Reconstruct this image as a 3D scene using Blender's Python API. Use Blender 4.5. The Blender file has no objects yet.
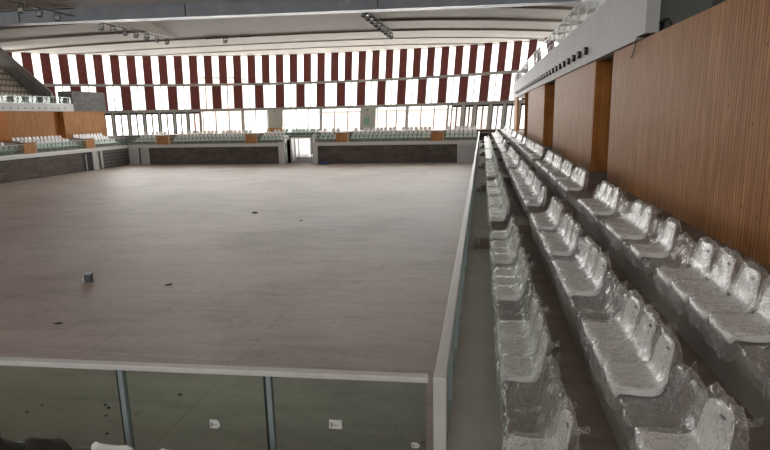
import bpy, math, random
from mathutils import Vector, noise, Matrix
random.seed(7)
SC = bpy.context.scene
COL = SC.collection
PI = math.pi

# ---------------------------------------------------------------- helpers
class MB:
    def __init__(s): s.v = []; s.f = []; s.sm = []
    def quad(s, a, b, c, d, smooth=False):
        i = len(s.v); s.v += [a, b, c, d]; s.f.append((i, i+1, i+2, i+3)); s.sm.append(smooth)
    def poly(s, pts, smooth=False):
        i = len(s.v); s.v += list(pts); s.f.append(tuple(range(i, i+len(pts)))); s.sm.append(smooth)
    def box(s, x0, x1, y0, y1, z0, z1):
        i = len(s.v)
        s.v += [(x0,y0,z0),(x1,y0,z0),(x1,y1,z0),(x0,y1,z0),(x0,y0,z1),(x1,y0,z1),(x1,y1,z1),(x0,y1,z1)]
        for q in ((0,3,2,1),(4,5,6,7),(0,1,5,4),(1,2,6,5),(2,3,7,6),(3,0,4,7)):
            s.f.append(tuple(i+k for k in q)); s.sm.append(False)
    def hexa(s, p):      # 8 points, bottom 4 ccw then top 4
        i = len(s.v); s.v += p
        for q in ((0,3,2,1),(4,5,6,7),(0,1,5,4),(1,2,6,5),(2,3,7,6),(3,0,4,7)):
            s.f.append(tuple(i+k for k in q)); s.sm.append(False)
    def bar(s, a, b, w, h=None, up=(0,0,1)):
        h = h or w
        a = Vector(a); b = Vector(b); d = (b-a).normalized(); u = Vector(up)
        if abs(d.dot(u)) > .98: u = Vector((1,0,0))
        r = d.cross(u).normalized(); u = r.cross(d).normalized()
        r = r*w/2; u = u*h/2
        s.hexa([tuple(a-r-u),tuple(a+r-u),tuple(b+r-u),tuple(b-r-u),tuple(a-r+u),tuple(a+r+u),tuple(b+r+u),tuple(b-r+u)])
    def tube(s, pts, r, n=8):
        rings = []
        for k, p in enumerate(pts):
            p = Vector(p)
            d = (Vector(pts[min(k+1, len(pts)-1)]) - Vector(pts[max(k-1, 0)])).normalized()
            u = Vector((0,0,1)) if abs(d.z) < .95 else Vector((1,0,0))
            x = d.cross(u).normalized(); y = d.cross(x).normalized()
            i = len(s.v)
            for j in range(n):
                t = 2*PI*j/n; s.v.append(tuple(p + x*math.cos(t)*r + y*math.sin(t)*r))
            rings.append(i)
        for a, b in zip(rings, rings[1:]):
            for j in range(n):
                s.f.append((a+j, a+(j+1) % n, b+(j+1) % n, b+j)); s.sm.append(True)
        s.f.append(tuple(rings[0]+j for j in range(n))[::-1]); s.sm.append(False)
        s.f.append(tuple(rings[-1]+j for j in range(n))); s.sm.append(False)
    def grid(s, P, smooth=True, flip=False):
        i = len(s.v); m = len(P); n = len(P[0])
        for r in P: s.v += [tuple(q) for q in r]
        for a in range(m-1):
            for b in range(n-1):
                q = (i+a*n+b, i+a*n+b+1, i+(a+1)*n+b+1, i+(a+1)*n+b)
                s.f.append(q[::-1] if flip else q); s.sm.append(smooth)
    def mesh(s, name, mat):
        me = bpy.data.meshes.new(name); me.from_pydata(s.v, [], s.f)
        me.polygons.foreach_set('use_smooth', s.sm); me.materials.append(mat); me.update()
        return me
    def build(s, name, mat, parent=None, bevel=0, loc=None):
        o = bpy.data.objects.new(name, s.mesh(name, mat)); COL.objects.link(o)
        if parent: o.parent = parent
        if loc: o.location = loc
        if bevel:
            m = o.modifiers.new('bevel', 'BEVEL'); m.width = bevel; m.segments = 2; m.limit_method = 'ANGLE'
        return o

def tag(o, label, cat, group=None, kind=None):
    o['label'] = label; o['category'] = cat
    if group: o['group'] = group
    if kind: o['kind'] = kind
    return o
def empty(name, loc, rz=0):
    o = bpy.data.objects.new(name, None); COL.objects.link(o); o.location = loc; o.rotation_euler = (0,0,rz)
    o.empty_display_size = .1
    return o
def struct(o): o['kind'] = 'structure'; return o
ONES = 'zeroth first second third fourth fifth sixth seventh eighth ninth tenth eleventh twelfth thirteenth fourteenth fifteenth sixteenth seventeenth eighteenth nineteenth'.split()
TENS = {2:'twent',3:'thirt',4:'fort',5:'fift',6:'sixt',7:'sevent',8:'eight',9:'ninet'}
def nth(n):
    if n < 20: return ONES[n]
    t, u = divmod(n, 10)
    return TENS[t]+'ieth' if u == 0 else TENS[t]+'y-'+ONES[u]

# ---------------------------------------------------------------- materials
def nodes(name):
    m = bpy.data.materials.new(name); m.use_nodes = True
    nt = m.node_tree; nt.nodes.clear()
    out = nt.nodes.new('ShaderNodeOutputMaterial')
    return m, nt, out
def N(nt, t, **k):
    n = nt.nodes.new(t)
    for a, b in k.items():
        if a in n.inputs.keys() if hasattr(n.inputs, 'keys') else False: n.inputs[a].default_value = b
        else: setattr(n, a, b)
    return n
def inp(n, name, v): n.inputs[name].default_value = v
def coords(nt, scale=(1,1,1), rot=(0,0,0)):
    tc = nt.nodes.new('ShaderNodeTexCoord'); mp = nt.nodes.new('ShaderNodeMapping')
    mp.inputs['Scale'].default_value = scale; mp.inputs['Rotation'].default_value = rot
    nt.links.new(tc.outputs['Object'], mp.inputs['Vector'])
    return mp.outputs['Vector']
def noise_n(nt, vec, scale, detail=5, rough=.6, dist=0):
    n = nt.nodes.new('ShaderNodeTexNoise')
    nt.links.new(vec, n.inputs['Vector'])
    inp(n,'Scale',scale); inp(n,'Detail',detail); inp(n,'Roughness',rough); inp(n,'Distortion',dist)
    return n.outputs['Fac']
def ramp(nt, fac, stops):
    r = nt.nodes.new('ShaderNodeValToRGB'); nt.links.new(fac, r.inputs['Fac'])
    e = r.color_ramp.elements
    e[0].position = stops[0][0]; e[0].color = (*stops[0][1], 1)
    e[1].position = stops[-1][0]; e[1].color = (*stops[-1][1], 1)
    for p, c in stops[1:-1]:
        x = e.new(p); x.color = (*c, 1)
    return r.outputs['Color']
def mult(nt, a, b, fac=1, mode='MULTIPLY'):
    m = nt.nodes.new('ShaderNodeMix'); m.data_type = 'RGBA'; m.blend_type = mode
    m.inputs[0].default_value = fac
    nt.links.new(a, m.inputs[6]); nt.links.new(b, m.inputs[7])
    return m.outputs[2]
def bsdf(nt, out, color=None, rough=.6, metal=0, spec=.5, colsock=None, bump=None, bstr=.3, bdist=.02):
    b = nt.nodes.new('ShaderNodeBsdfPrincipled')
    if color: inp(b,'Base Color',(*color,1))
    if colsock: nt.links.new(colsock, b.inputs['Base Color'])
    inp(b,'Roughness',rough); inp(b,'Metallic',metal); inp(b,'Specular IOR Level',spec)
    if bump:
        bp = nt.nodes.new('ShaderNodeBump'); inp(bp,'Strength',bstr); inp(bp,'Distance',bdist)
        nt.links.new(bump, bp.inputs['Height']); nt.links.new(bp.outputs['Normal'], b.inputs['Normal'])
    nt.links.new(b.outputs[0], out.inputs['Surface'])
    return b
def mat_noise(name, c1, c2, scale=3, rough=.7, spec=.4, sc=(1,1,1), bstr=.15, metal=0, lo=.3, hi=.7, bdist=.02):
    m, nt, out = nodes(name)
    v = coords(nt, sc); f = noise_n(nt, v, scale)
    bsdf(nt, out, rough=rough, metal=metal, spec=spec, colsock=ramp(nt, f, [(lo,c1),(hi,c2)]), bump=f, bstr=bstr, bdist=bdist)
    return m

# court floor
def court_mat():
    m, nt, out = nodes('court_concrete')
    v = coords(nt)
    a = noise_n(nt, v, .12, 6, .62, .4)
    c = ramp(nt, a, [(.28,(.38,.304,.268)),(.5,(.505,.42,.382)),(.72,(.58,.495,.455))])
    v2 = coords(nt, (.35,1.6,1), (0,0,.12)); b = noise_n(nt, v2, .9, 8, .7, .6)
    c2 = ramp(nt, b, [(.3,(.78,.76,.74)),(.55,(1,1,1))])
    v3 = coords(nt, (1,1,1)); d = noise_n(nt, v3, 6, 6, .75)
    c3 = ramp(nt, d, [(.28,(.80,.78,.77)),(.5,(1,1,1))])
    v4 = coords(nt, (1.5,.5,1), (0,0,-.5)); e = noise_n(nt, v4, .55, 8, .75, 1.2)
    c4 = ramp(nt, e, [(.30,(.66,.63,.61)),(.40,(1,1,1))])
    col = mult(nt, mult(nt, mult(nt, c, c2), c3), c4)
    # sawn joints
    br = nt.nodes.new('ShaderNodeTexBrick'); nt.links.new(coords(nt), br.inputs['Vector'])
    inp(br,'Scale',1.0); inp(br,'Mortar Size',.012); inp(br,'Brick Width',5.8); inp(br,'Row Height',5.8); br.offset = 0
    inp(br,'Color1',(1,1,1,1)); inp(br,'Color2',(.97,.965,.96,1)); inp(br,'Mortar',(.72,.7,.68,1))
    col = mult(nt, col, br.outputs['Color'])
    bs = bsdf(nt, out, rough=.5, spec=.35, colsock=col, bump=b, bstr=.08)
    return m
def wood_mat(name, cA, cB, cC, ribs=True, knot=True, ax='y', spec=.10, rough=.58):
    # vertical boards: ribs along z, varying over y (object space)
    m, nt, out = nodes(name)
    sc = (4, 4, .16)
    v = coords(nt, sc); f = noise_n(nt, v, 2.2, 8, .75)
    col = ramp(nt, f, [(.3,cA),(.5,cB),(.68,cC)])
    vb = coords(nt, (1,14,.9)); g = noise_n(nt, vb, 1.6, 2, .5)
    col = mult(nt, col, ramp(nt, g, [(.35,(.80,.77,.74)),(.62,(1.12,1.1,1.08))]))
    if ribs:
        w = nt.nodes.new('ShaderNodeTexWave'); w.wave_type = 'BANDS'; w.bands_direction = 'Y'
        nt.links.new(coords(nt), w.inputs['Vector']); inp(w,'Scale',3.3); inp(w,'Distortion',0)
        col = mult(nt, col, ramp(nt, w.outputs['Fac'], [(.0,(.62,.56,.52)),(.3,(1,1,1))]))
    if knot:
        vo = nt.nodes.new('ShaderNodeTexVoronoi'); nt.links.new(coords(nt, (1,3.6,1.6)), vo.inputs['Vector']); inp(vo,'Scale',1.3)
        col = mult(nt, col, ramp(nt, vo.outputs['Distance'], [(.05,(.22,.13,.09)),(.10,(1,1,1))]))
    b = bsdf(nt, out, rough=rough, spec=spec, colsock=col, bump=(w.outputs['Fac'] if ribs else f), bstr=.25, bdist=.01)
    return m
def glass_mat(name, tint=(.92,.97,.94), ior=1.45, rough=.02, dirt=0.0):
    m, nt, out = nodes(name)
    t = nt.nodes.new('ShaderNodeBsdfTransparent'); inp(t,'Color',(*tint,1))
    g = nt.nodes.new('ShaderNodeBsdfGlossy'); inp(g,'Roughness',rough); inp(g,'Color',(1,1,1,1))
    lw = nt.nodes.new('ShaderNodeLayerWeight'); inp(lw,'Blend',.5)
    pw = nt.nodes.new('ShaderNodeMath'); pw.operation = 'POWER'; nt.links.new(lw.outputs['Facing'], pw.inputs[0]); pw.inputs[1].default_value = 4.5
    f0 = ((ior-1)/(ior+1))**2
    ma = nt.nodes.new('ShaderNodeMath'); ma.operation = 'MULTIPLY_ADD'; nt.links.new(pw.outputs[0], ma.inputs[0]); ma.inputs[1].default_value = .8; ma.inputs[2].default_value = f0
    mx = nt.nodes.new('ShaderNodeMixShader'); nt.links.new(ma.outputs[0], mx.inputs[0])
    nt.links.new(t.outputs[0], mx.inputs[1]); nt.links.new(g.outputs[0], mx.inputs[2])
    last = mx.outputs[0]
    if dirt:
        d = nt.nodes.new('ShaderNodeBsdfDiffuse'); inp(d,'Color',(.55,.62,.56,1))
        f = noise_n(nt, coords(nt), 1.3, 5, .7); 
        mr = nt.nodes.new('ShaderNodeMapRange'); nt.links.new(f, mr.inputs[0]); mr.inputs[3].default_value = dirt*.5; mr.inputs[4].default_value = dirt*1.5
        m2 = nt.nodes.new('ShaderNodeMixShader'); nt.links.new(mr.outputs[0], m2.inputs[0])
        nt.links.new(last, m2.inputs[1]); nt.links.new(d.outputs[0], m2.inputs[2]); last = m2.outputs[0]
    nt.links.new(last, out.inputs['Surface'])
    return m
def film_mat(name, hi, lo, edge, sc, bs):
    m, nt, out = nodes(name)
    v = coords(nt, (1,1,1)); f = noise_n(nt, v, sc, 3, .55, 1.2)
    # thin bright crease lines where noise crosses .5
    ab = nt.nodes.new('ShaderNodeMath'); ab.operation = 'SUBTRACT'; nt.links.new(f, ab.inputs[0]); ab.inputs[1].default_value = .5
    a2 = nt.nodes.new('ShaderNodeMath'); a2.operation = 'ABSOLUTE'; nt.links.new(ab.outputs[0], a2.inputs[0])
    mr = nt.nodes.new('ShaderNodeMapRange'); nt.links.new(a2.outputs[0], mr.inputs[0])
    mr.inputs[1].default_value = 0; mr.inputs[2].default_value = .04; mr.inputs[3].default_value = hi; mr.inputs[4].default_value = lo
    lw = nt.nodes.new('ShaderNodeLayerWeight'); inp(lw,'Blend',.35)
    ad = nt.nodes.new('ShaderNodeMath'); ad.operation = 'MULTIPLY_ADD'
    nt.links.new(lw.outputs['Facing'], ad.inputs[0]); ad.inputs[1].default_value = edge; nt.links.new(mr.outputs[0], ad.inputs[2]); ad.use_clamp = True
    t = nt.nodes.new('ShaderNodeBsdfTransparent'); inp(t,'Color',(.97,.97,.97,1))
    df = nt.nodes.new('ShaderNodeBsdfDiffuse'); inp(df,'Color',(.88,.87,.86,1)); tl = nt.nodes.new('ShaderNodeBsdfTranslucent'); inp(tl,'Color',(.88,.87,.86,1))
    m1 = nt.nodes.new('ShaderNodeMixShader'); m1.inputs[0].default_value = .5; nt.links.new(df.outputs[0], m1.inputs[1]); nt.links.new(tl.outputs[0], m1.inputs[2])
    gl = nt.nodes.new('ShaderNodeBsdfGlossy'); inp(gl,'Roughness',.22)
    b = nt.nodes.new('ShaderNodeMixShader'); b.inputs[0].default_value = (.35 if bs > .3 else .18); nt.links.new(m1.outputs[0], b.inputs[1]); nt.links.new(gl.outputs[0], b.inputs[2])
    if bs > .3:
        bp = nt.nodes.new('ShaderNodeBump'); inp(bp,'Strength',bs); inp(bp,'Distance',.012); nt.links.new(f, bp.inputs['Height'])
        nt.links.new(bp.outputs[0], gl.inputs['Normal'])
    mx = nt.nodes.new('ShaderNodeMixShader'); nt.links.new(ad.outputs[0], mx.inputs[0])
    nt.links.new(t.outputs[0], mx.inputs[1]); nt.links.new(b.outputs[0], mx.inputs[2])
    nt.links.new(mx.outputs[0], out.inputs['Surface'])
    return m
def plain(name, c, rough=.5, metal=0, spec=.5, var=.06, scale=8):
    c2 = tuple(min(1, x*(1+var)) for x in c); c1 = tuple(x*(1-var) for x in c)
    return mat_noise(name, c1, c2, scale=scale, rough=rough, spec=spec, metal=metal, bstr=.03)
def block_mat(name, c1, c2, mortar, bw, rh, swap=False):
    m, nt, out = nodes(name)
    tc = nt.nodes.new('ShaderNodeTexCoord'); sp = nt.nodes.new('ShaderNodeSeparateXYZ'); cb = nt.nodes.new('ShaderNodeCombineXYZ')
    nt.links.new(tc.outputs['Object'], sp.inputs[0])
    ad = nt.nodes.new('ShaderNodeMath'); nt.links.new(sp.outputs[0], ad.inputs[0]); nt.links.new(sp.outputs[1], ad.inputs[1])
    nt.links.new(ad.outputs[0], cb.inputs[0]); nt.links.new(sp.outputs[2], cb.inputs[1])
    br = nt.nodes.new('ShaderNodeTexBrick'); nt.links.new(cb.outputs[0], br.inputs['Vector'])
    inp(br,'Scale',1); inp(br,'Brick Width',bw); inp(br,'Row Height',rh); inp(br,'Mortar Size',.012)
    inp(br,'Color1',(*c1,1)); inp(br,'Color2',(*c2,1)); inp(br,'Mortar',(*mortar,1))
    f = noise_n(nt, coords(nt), 1.1, 6, .7); col = mult(nt, br.outputs['Color'], ramp(nt, f, [(.3,(.7,.7,.7)),(.65,(1.15,1.15,1.15))]))
    bsdf(nt, out, rough=.8, spec=.3, colsock=col)
    return m

M = dict(
 court=court_mat(),
 deck=mat_noise('deck_concrete', (.47,.45,.41), (.56,.54,.495), scale=1.5, rough=.72, spec=.3),
 tread=mat_noise('tread_concrete', (.17,.135,.112), (.29,.237,.203), scale=1.3, rough=.78, spec=.25, sc=(.5,3,1)),
 riser=mat_noise('riser_concrete', (.23,.205,.18), (.31,.28,.25), scale=1.6, rough=.75, spec=.3),
 wood=wood_mat('ribbed_timber_cladding', (.29,.125,.045), (.385,.185,.07), (.50,.275,.125)),
 pine=wood_mat('orange_pine_board', (.30,.105,.028), (.40,.16,.045), (.50,.23,.075), ribs=False),
 box=wood_mat('plywood_box', (.36,.17,.07), (.45,.23,.10), (.52,.29,.14), ribs=False, knot=False),
 step=mat_noise('brown_step_block', (.135,.095,.075), (.20,.15,.12), scale=3, rough=.6),
 fascia=mat_noise('white_fascia_paint', (.50,.50,.505), (.565,.565,.57), scale=.8, rough=.65, spec=.2),
 white=plain('white_metal', (.62,.62,.61), .4),
 cap=plain('white_rail_paint', (.60,.58,.57), .35),
 steel=plain('galvanised_steel', (.32,.34,.34), .4, .6),
 post=plain('blue_grey_post', (.36,.42,.44), .35, .3),
 dark=plain('dark_gasket', (.02,.03,.028), .5),
 glass=glass_mat('green_tinted_glass', (.81,.87,.82), dirt=.02, ior=1.25),
 farglass=glass_mat('green_parapet_glass', (.86,.93,.90), dirt=.07),
 clear=glass_mat('window_glass', (.97,.98,.99)),
 seat=mat_noise('white_seat_plastic', (.70,.685,.67), (.75,.735,.72), scale=2, rough=.38, spec=.5, bstr=.02),
 brownseat=mat_noise('brown_seat_plastic', (.035,.027,.023), (.045,.035,.03), scale=2, rough=.45, bstr=.02),  # shade on the leftmost front seat backs, put into the plastic colour
 tan=plain('tan_seat_plastic', (.42,.35,.27), .5),
 mount=plain('grey_seat_bracket', (.22,.21,.20), .5),
 film=film_mat('tight_plastic_film', .05, .02, .24, 7, .25),
 loosefilm=film_mat('crumpled_plastic_film', .42, .09, .34, 8, .6),
 red=mat_noise('dark_red_panel', (.115,.018,.014), (.155,.026,.020), scale=2, rough=.55),
 transom=plain('grey_transom', (.30,.29,.27), .5),
 housewin=plain('building_window', (.42,.40,.40), .4),
 frame=plain('pale_window_frame', (.40,.40,.38), .5),
 midframe=plain('grey_window_frame', (.16,.16,.155), .5),
 darkframe=plain('dark_window_frame', (.045,.035,.03), .5),
 ceil=None,
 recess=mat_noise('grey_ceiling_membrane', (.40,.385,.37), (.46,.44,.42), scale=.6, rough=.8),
 lightrecess=mat_noise('pale_ceiling_membrane', (.62,.61,.62), (.68,.67,.68), scale=.6, rough=.8),  # near-bay membrane coloured lighter to make up for weak window light
 beam=mat_noise('blue_grey_beam', (.17,.185,.215), (.24,.26,.295), scale=.7, rough=.42, spec=.5),
 black=plain('matt_black_metal', (.016,.015,.015), .5),
 lens=plain('lamp_glass', (.45,.45,.45), .15),
 stone=block_mat('dark_stone_blocks', (.145,.122,.110), (.105,.09,.082), (.07,.06,.055), 1.2, .26),
 conc=mat_noise('grey_concrete', (.20,.195,.18), (.28,.27,.25), scale=1.1, rough=.8),
 dconc=block_mat('dark_blockwork', (.15,.145,.14), (.11,.108,.105), (.07,.07,.07), .6, .3),
 pillar2=mat_noise('green_grey_concrete', (.14,.15,.135), (.19,.20,.18), scale=1, rough=.8),
 parapet=mat_noise('brown_grey_concrete', (.13,.12,.11), (.18,.165,.15), scale=1, rough=.85),
 pillar=mat_noise('grey_green_concrete', (.36,.37,.33), (.44,.45,.40), scale=1, rough=.8),
 brick=block_mat('pale_brick', (.70,.50,.44), (.64,.46,.41), (.68,.64,.61), .9, .4),
 ground=mat_noise('pale_paving', (.60,.585,.555), (.68,.665,.63), scale=.3, rough=.9),
 mesh=None,
 blue=plain('blue_tarpaulin', (.02,.05,.16), .4),
 darkbits=plain('dark_debris', (.03,.028,.026), .7),
 paper=plain('white_paper', (.62,.62,.62), .8, var=.02),
 ink=plain('grey_ink', (.2,.2,.2), .8),
 bucket=plain('blue_grey_plastic', (.07,.095,.12), .4),
 slat=plain('grey_slat_metal', (.16,.16,.165), .45, .3),
)
def ceil_mat():
    m, nt, out = nodes('beige_ceiling_panels')
    v = coords(nt, (.3,1,1)); f = noise_n(nt, v, .5, 5, .6)
    c = ramp(nt, f, [(.3,(.335,.315,.28)),(.7,(.39,.37,.332))])
    br = nt.nodes.new('ShaderNodeTexBrick'); nt.links.new(coords(nt), br.inputs['Vector']); br.offset = 0
    inp(br,'Scale',1); inp(br,'Brick Width',3.2); inp(br,'Row Height',200); inp(br,'Mortar Size',.02)
    inp(br,'Color1',(1,1,1,1)); inp(br,'Color2',(.975,.975,.97,1)); inp(br,'Mortar',(.85,.84,.83,1))
    bsdf(nt, out, rough=.85, spec=.2, colsock=mult(nt, c, br.outputs['Color']))
    return m
M['ceil'] = ceil_mat()
def mesh_mat():
    m, nt, out = nodes('dark_wire_mesh')
    v = coords(nt, (1,1,1)); sp = nt.nodes.new('ShaderNodeTexChecker'); 
    mp = coords(nt, (1,1,1), (PI/4,0,0)); nt.links.new(mp, sp.inputs['Vector']); inp(sp,'Scale',3.4)
    inp(sp,'Color1',(.05,.048,.045,1)); inp(sp,'Color2',(.17,.165,.155,1))
    bsdf(nt, out, rough=.6, colsock=sp.outputs['Color'])
    return m
M['mesh'] = mesh_mat()

# ---------------------------------------------------------------- the drum: facade, ceiling, floor
CX, CY = -23.5, 31.0
def R(z): return 48.5 + .176*(z-8)
def P(th, z, dr=0):
    r = R(z)+dr; t = math.radians(th)
    return (CX + r*math.sin(t), CY + r*math.cos(t), z)
def arcbox(mb, t0, t1, z0, z1, d0, d1, seg=3.0):
    n = max(1, int(abs(t1-t0)/seg))
    for k in range(n):
        a = t0+(t1-t0)*k/n; b = t0+(t1-t0)*(k+1)/n
        mb.hexa([P(a,z0,d0),P(b,z0,d0),P(b,z0,d1),P(a,z0,d1),P(a,z1,d0),P(b,z1,d0),P(b,z1,d1),P(a,z1,d1)])

FLZ = -2.6
mb = MB(); mb.box(-72.5, 25.5, -18.5, 80.5, FLZ-.3, FLZ); struct(mb.build('floor', M['court']))
mb = MB(); mb.box(-400, 400, -300, 500, FLZ-.8, FLZ-.35); struct(mb.build('ground', M['ground']))

ZT = 11.95
UP = 2.42; OFF = -.15
A0, A1 = -75, 75
# solid base of the facade with the doorway gap
mb = MB(); arcbox(mb, 4.0, 285.0, FLZ, .9, -.1, .3) ; struct(mb.build('wall_right', M['conc']))
mb = MB(); arcbox(mb, -75.0, -1.0+0, FLZ, .9, -.1, .3) ; struct(mb.build('wall_far', M['conc']))
# the rest of the drum: one glazed band high behind the stands and behind the camera
mb = MB(); arcbox(mb, 75, 285, .9, 7.6, -.1, .3); arcbox(mb, 75, 285, 12.0, 13.2, -.1, .3); struct(mb.build('wall_near', M['conc']))
for i in range(42):
    a = 75 + 5*i
    mb = MB(); arcbox(mb, a, a+2.2, 7.6, 12.0, -.1, .2); struct(mb.build('wall_near.%03d' % (i+1), M['red']))
    mb = MB(); arcbox(mb, a+2.2, a+2.4, 7.6, 12.0, -.1, .1)
    w = struct(mb.build('window_%d' % (200+i), M['frame']))
    mb = MB(); arcbox(mb, a+2.4, a+5, 7.6, 12.0, .04, .06); mb.build('window_pane', M['clear'], w)
for k, (z, h, d) in enumerate(((4.45,.40,.34),(8.05,.36,.30),(.82,.2,.3))):
    mb = MB(); arcbox(mb, A0, A1, z-h/2, z+h/2, -d, .25, 2.0); struct(mb.build('trim_%d' % (k+1), M['transom']))
mb = MB(); arcbox(mb, A0, A1, 12.15, 13.2, -.1, .3); struct(mb.build('trim_4', M['ceil']))
wn = [0]
def window(t0, t1, z0, z1, fmat, fw=.08, mids=0, sash=False):
    wn[0] += 1
    rad = math.degrees(1/48.5)
    mb = MB(); w = fw*rad
    arcbox(mb, t0, t0+w/2, z0, z1, -.06, .1); arcbox(mb, t1-w/2, t1, z0, z1, -.06, .1)
    for m_ in range(mids):
        t = t0+(t1-t0)*(m_+1)/(mids+1); arcbox(mb, t-w*.3, t+w*.3, z0, z1, -.05, .08)
    if sash:
        arcbox(mb, t0, t1, z0, z0+fw, -.06, .1); arcbox(mb, t0, t1, z1-fw, z1, -.06, .1)
    o = struct(mb.build('window_%d' % wn[0], fmat))
    mb = MB(); arcbox(mb, t0, t1, z0, z1, .0, .02); mb.build('window_pane', M['clear'], o)
def redpanel(t0, t1, z0, z1, label):
    mb = MB(); arcbox(mb, t0, t1, z0, z1, -.08, .16, 9)
    o = mb.build('facade_panel', M['red'], bevel=.015); tag(o, label, 'panel', 'dark red panels of the curved window wall')
k0, k1 = -30, 30
n = 0
for k in range(k0, k1):
    t = OFF + UP*k
    n += 1
    if t > -52 and t < 40:
        redpanel(t, t+UP*.52, 8.18, 12.2, 'tall dark red panel in the upper window band, %s of the band from the left' % nth(k+22) if k+22 > 0 else 'dark red panel high in the upper window band beyond the left frame edge')
    else:
        redpanel(t, t+UP*.52, 8.18, 12.2, 'dark red panel of the upper window band hidden outside the view')
    window(t+UP*.52, t+UP, 8.18, 12.2, M['frame'], .10)
MID = 3.63
for k in range(-20, 20):
    t = OFF + MID*k
    if k+14 > 0: redpanel(t-.06, t+MID*.352, 4.59, 7.92, 'dark red panel in the middle window band, %s of the band from the left' % nth(k+14))
    else: redpanel(t-.06, t+MID*.352, 4.59, 7.92, 'dark red panel of the middle window band hidden outside the view')
    window(t+MID*.352, t+MID-.06, 4.59, 7.92, M['midframe'], .20, 1)
# lower band: two concrete piers, plain panes in the middle, dark opening sashes at both ends
piers = [(-8.9,-6.3), (7.95,10.6)]
for j, (a, b) in enumerate(piers):
    mb = MB(); arcbox(mb, a, b, .9, 4.4, -.35, .25, 9)
    o = mb.build('concrete_pier', M['pillar'], bevel=.02)
    tag(o, ['grey concrete pier in the lower windows above the doorway side, left one of two','grey concrete pier in the lower windows with green sign, right one of two'][j], 'pillar', 'concrete piers between the lower windows')
    mb = MB(); arcbox(mb, a+1.1, a+1.3, 3.9, 4.1, -.5, -.36, 9); mb.build('small_lamp', M['black'], o)
    if j == 1:
        mb = MB(); arcbox(mb, a+.6, a+1.7, 1.9, 2.9, -.40, -.36, 9)
        g = mb.build('door_leaf', plain('green_paint', (.20,.36,.27), .5), o)
mb = MB(); arcbox(mb, -8.9, -6.3, .95, 1.75, -.75, -.4, 9); tag(mb.build('plywood_cabinet', M['box'], bevel=.02), 'low orange plywood box at the foot of the left concrete pier', 'box')
low = [-75,-66,-57,-50,-46,-42,-38,-34.4,-32.0,-29.6,-27.2,-24.8,-22.6,-20.4]
for a, b in zip(low, low[1:]): window(a, b-.25, .92, 4.3, M['darkframe'], .32, 1 if a > -36 else 2, True)
for a, b in zip(low[1:], low[1:]):
    mb = MB(); arcbox(mb, a-.25, a, .92, 4.3, -.15, .15, 9); struct(mb.build('trim_%d' % (20+low.index(a)), M['frame']))
for a, b, m_ in ((-20.4,-13.4,2),(-13.4,-8.9,1),(-6.3,.5,2),(.5,7.95,2),(10.6,16.2,2),(16.2,23.6,2)): window(a+.12, b-.12, .92, 4.3, M['midframe'], .26, m_)
for q, a in enumerate((-13.4, .5, 16.2, 23.6)):
    mb = MB(); arcbox(mb, a-.16, a+.16, .92, 4.3, -.15, .15, 9); struct(mb.build('trim_%d' % (40+q), M['frame']))
hi = [24.1,26.5,28.5,31.2,33.6,36,39,44,50,60,75]
for a, b in zip(hi, hi[1:]):
    window(a, b-.5, .92, 4.3, M['darkframe'], .32, 1, True)
    mb = MB(); arcbox(mb, b-.5, b, .92, 4.3, -.15, .15, 9); struct(mb.build('trim_%d' % (50+hi.index(a)), M['frame']))
# glazed door at the end of the passage
mb = MB()
for t in (-1,-.1,.6,1.2,2.2,3.2,3.9): arcbox(mb, t, t+.1, FLZ, .72, -.1, .1, 9)
arcbox(mb, -1, 4, FLZ, FLZ+.12, -.1, .1, 9)
o = struct(mb.build('door_1', M['darkframe'])); mb = MB(); arcbox(mb, -1, 4, FLZ, .72, 0, .02, 9); mb.build('door_pane', M['clear'], o)

# ceiling: lapped strips arched over the hall, with two bays of wedge-shaped recesses beside the beam
RX0, RX1 = -34.0, -10.2
def cz(x, y=60):
    z = 12.18 - (.0006*(x-CX)**2 if x > CX else 0)
    if y < 44.05: z = 12.17 - .0148*(x-.46)
    return z
def sy(y, x):
    if y < 47 or y > 75: return y
    if x > RX1: return y + .009*(x-RX1)**2
    if x < RX0: return y + .0045*(x-RX0)**2
    return y
seams = [-22,-15.5,-9,-2.5,4,10.5,17,22,27.0,44.0,44.9,47.6,54.0,60.6,67.2,73.4,84]
xs = [-76,-70,-64,-58,-52,-46,-40,RX0,-30,-26,-22,-18,-14,RX1,-5,1,7,13,19,25,29]
def inrec(xa, xb, ya, yb):
    return xa >= RX0-.01 and xb <= RX1+.01 and ((ya >= 43.9 and yb <= 60.7) or (ya >= 26.9 and yb <= 44.1))
mb = MB()
for ya, yb in zip(seams, seams[1:]):
    for xa, xb in zip(xs, xs[1:]):
        cx = (xa+xb)/2; cy = (ya+yb)/2
        if inrec(xa, xb, ya, yb): continue
        if (cx-CX)**2 + (cy-CY)**2 > 58**2: continue
        z0a, z0b = cz(xa, cy), cz(xb, cy)
        d = .12 if ya < 60 else .05
        mb.quad((xa,sy(ya,xa),z0a-d/2),(xa,sy(yb,xa),z0a+d/2),(xb,sy(yb,xb),z0b+d/2),(xb,sy(ya,xb),z0b-d/2))
        mb.quad((xa,sy(yb,xa),z0a+d/2),(xa,sy(yb,xa),z0a-.10),(xb,sy(yb,xb),z0b-.10),(xb,sy(yb,xb),z0b+d/2))
def inside(p):
    d = math.hypot(p[0]-CX, p[1]-CY)
    return p if d <= 49.4 else (CX+(p[0]-CX)*49.4/d, CY+(p[1]-CY)*49.4/d, p[2])
mb.v = [inside(p) for p in mb.v]
struct(mb.build('ceiling', M['ceil']))
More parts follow.
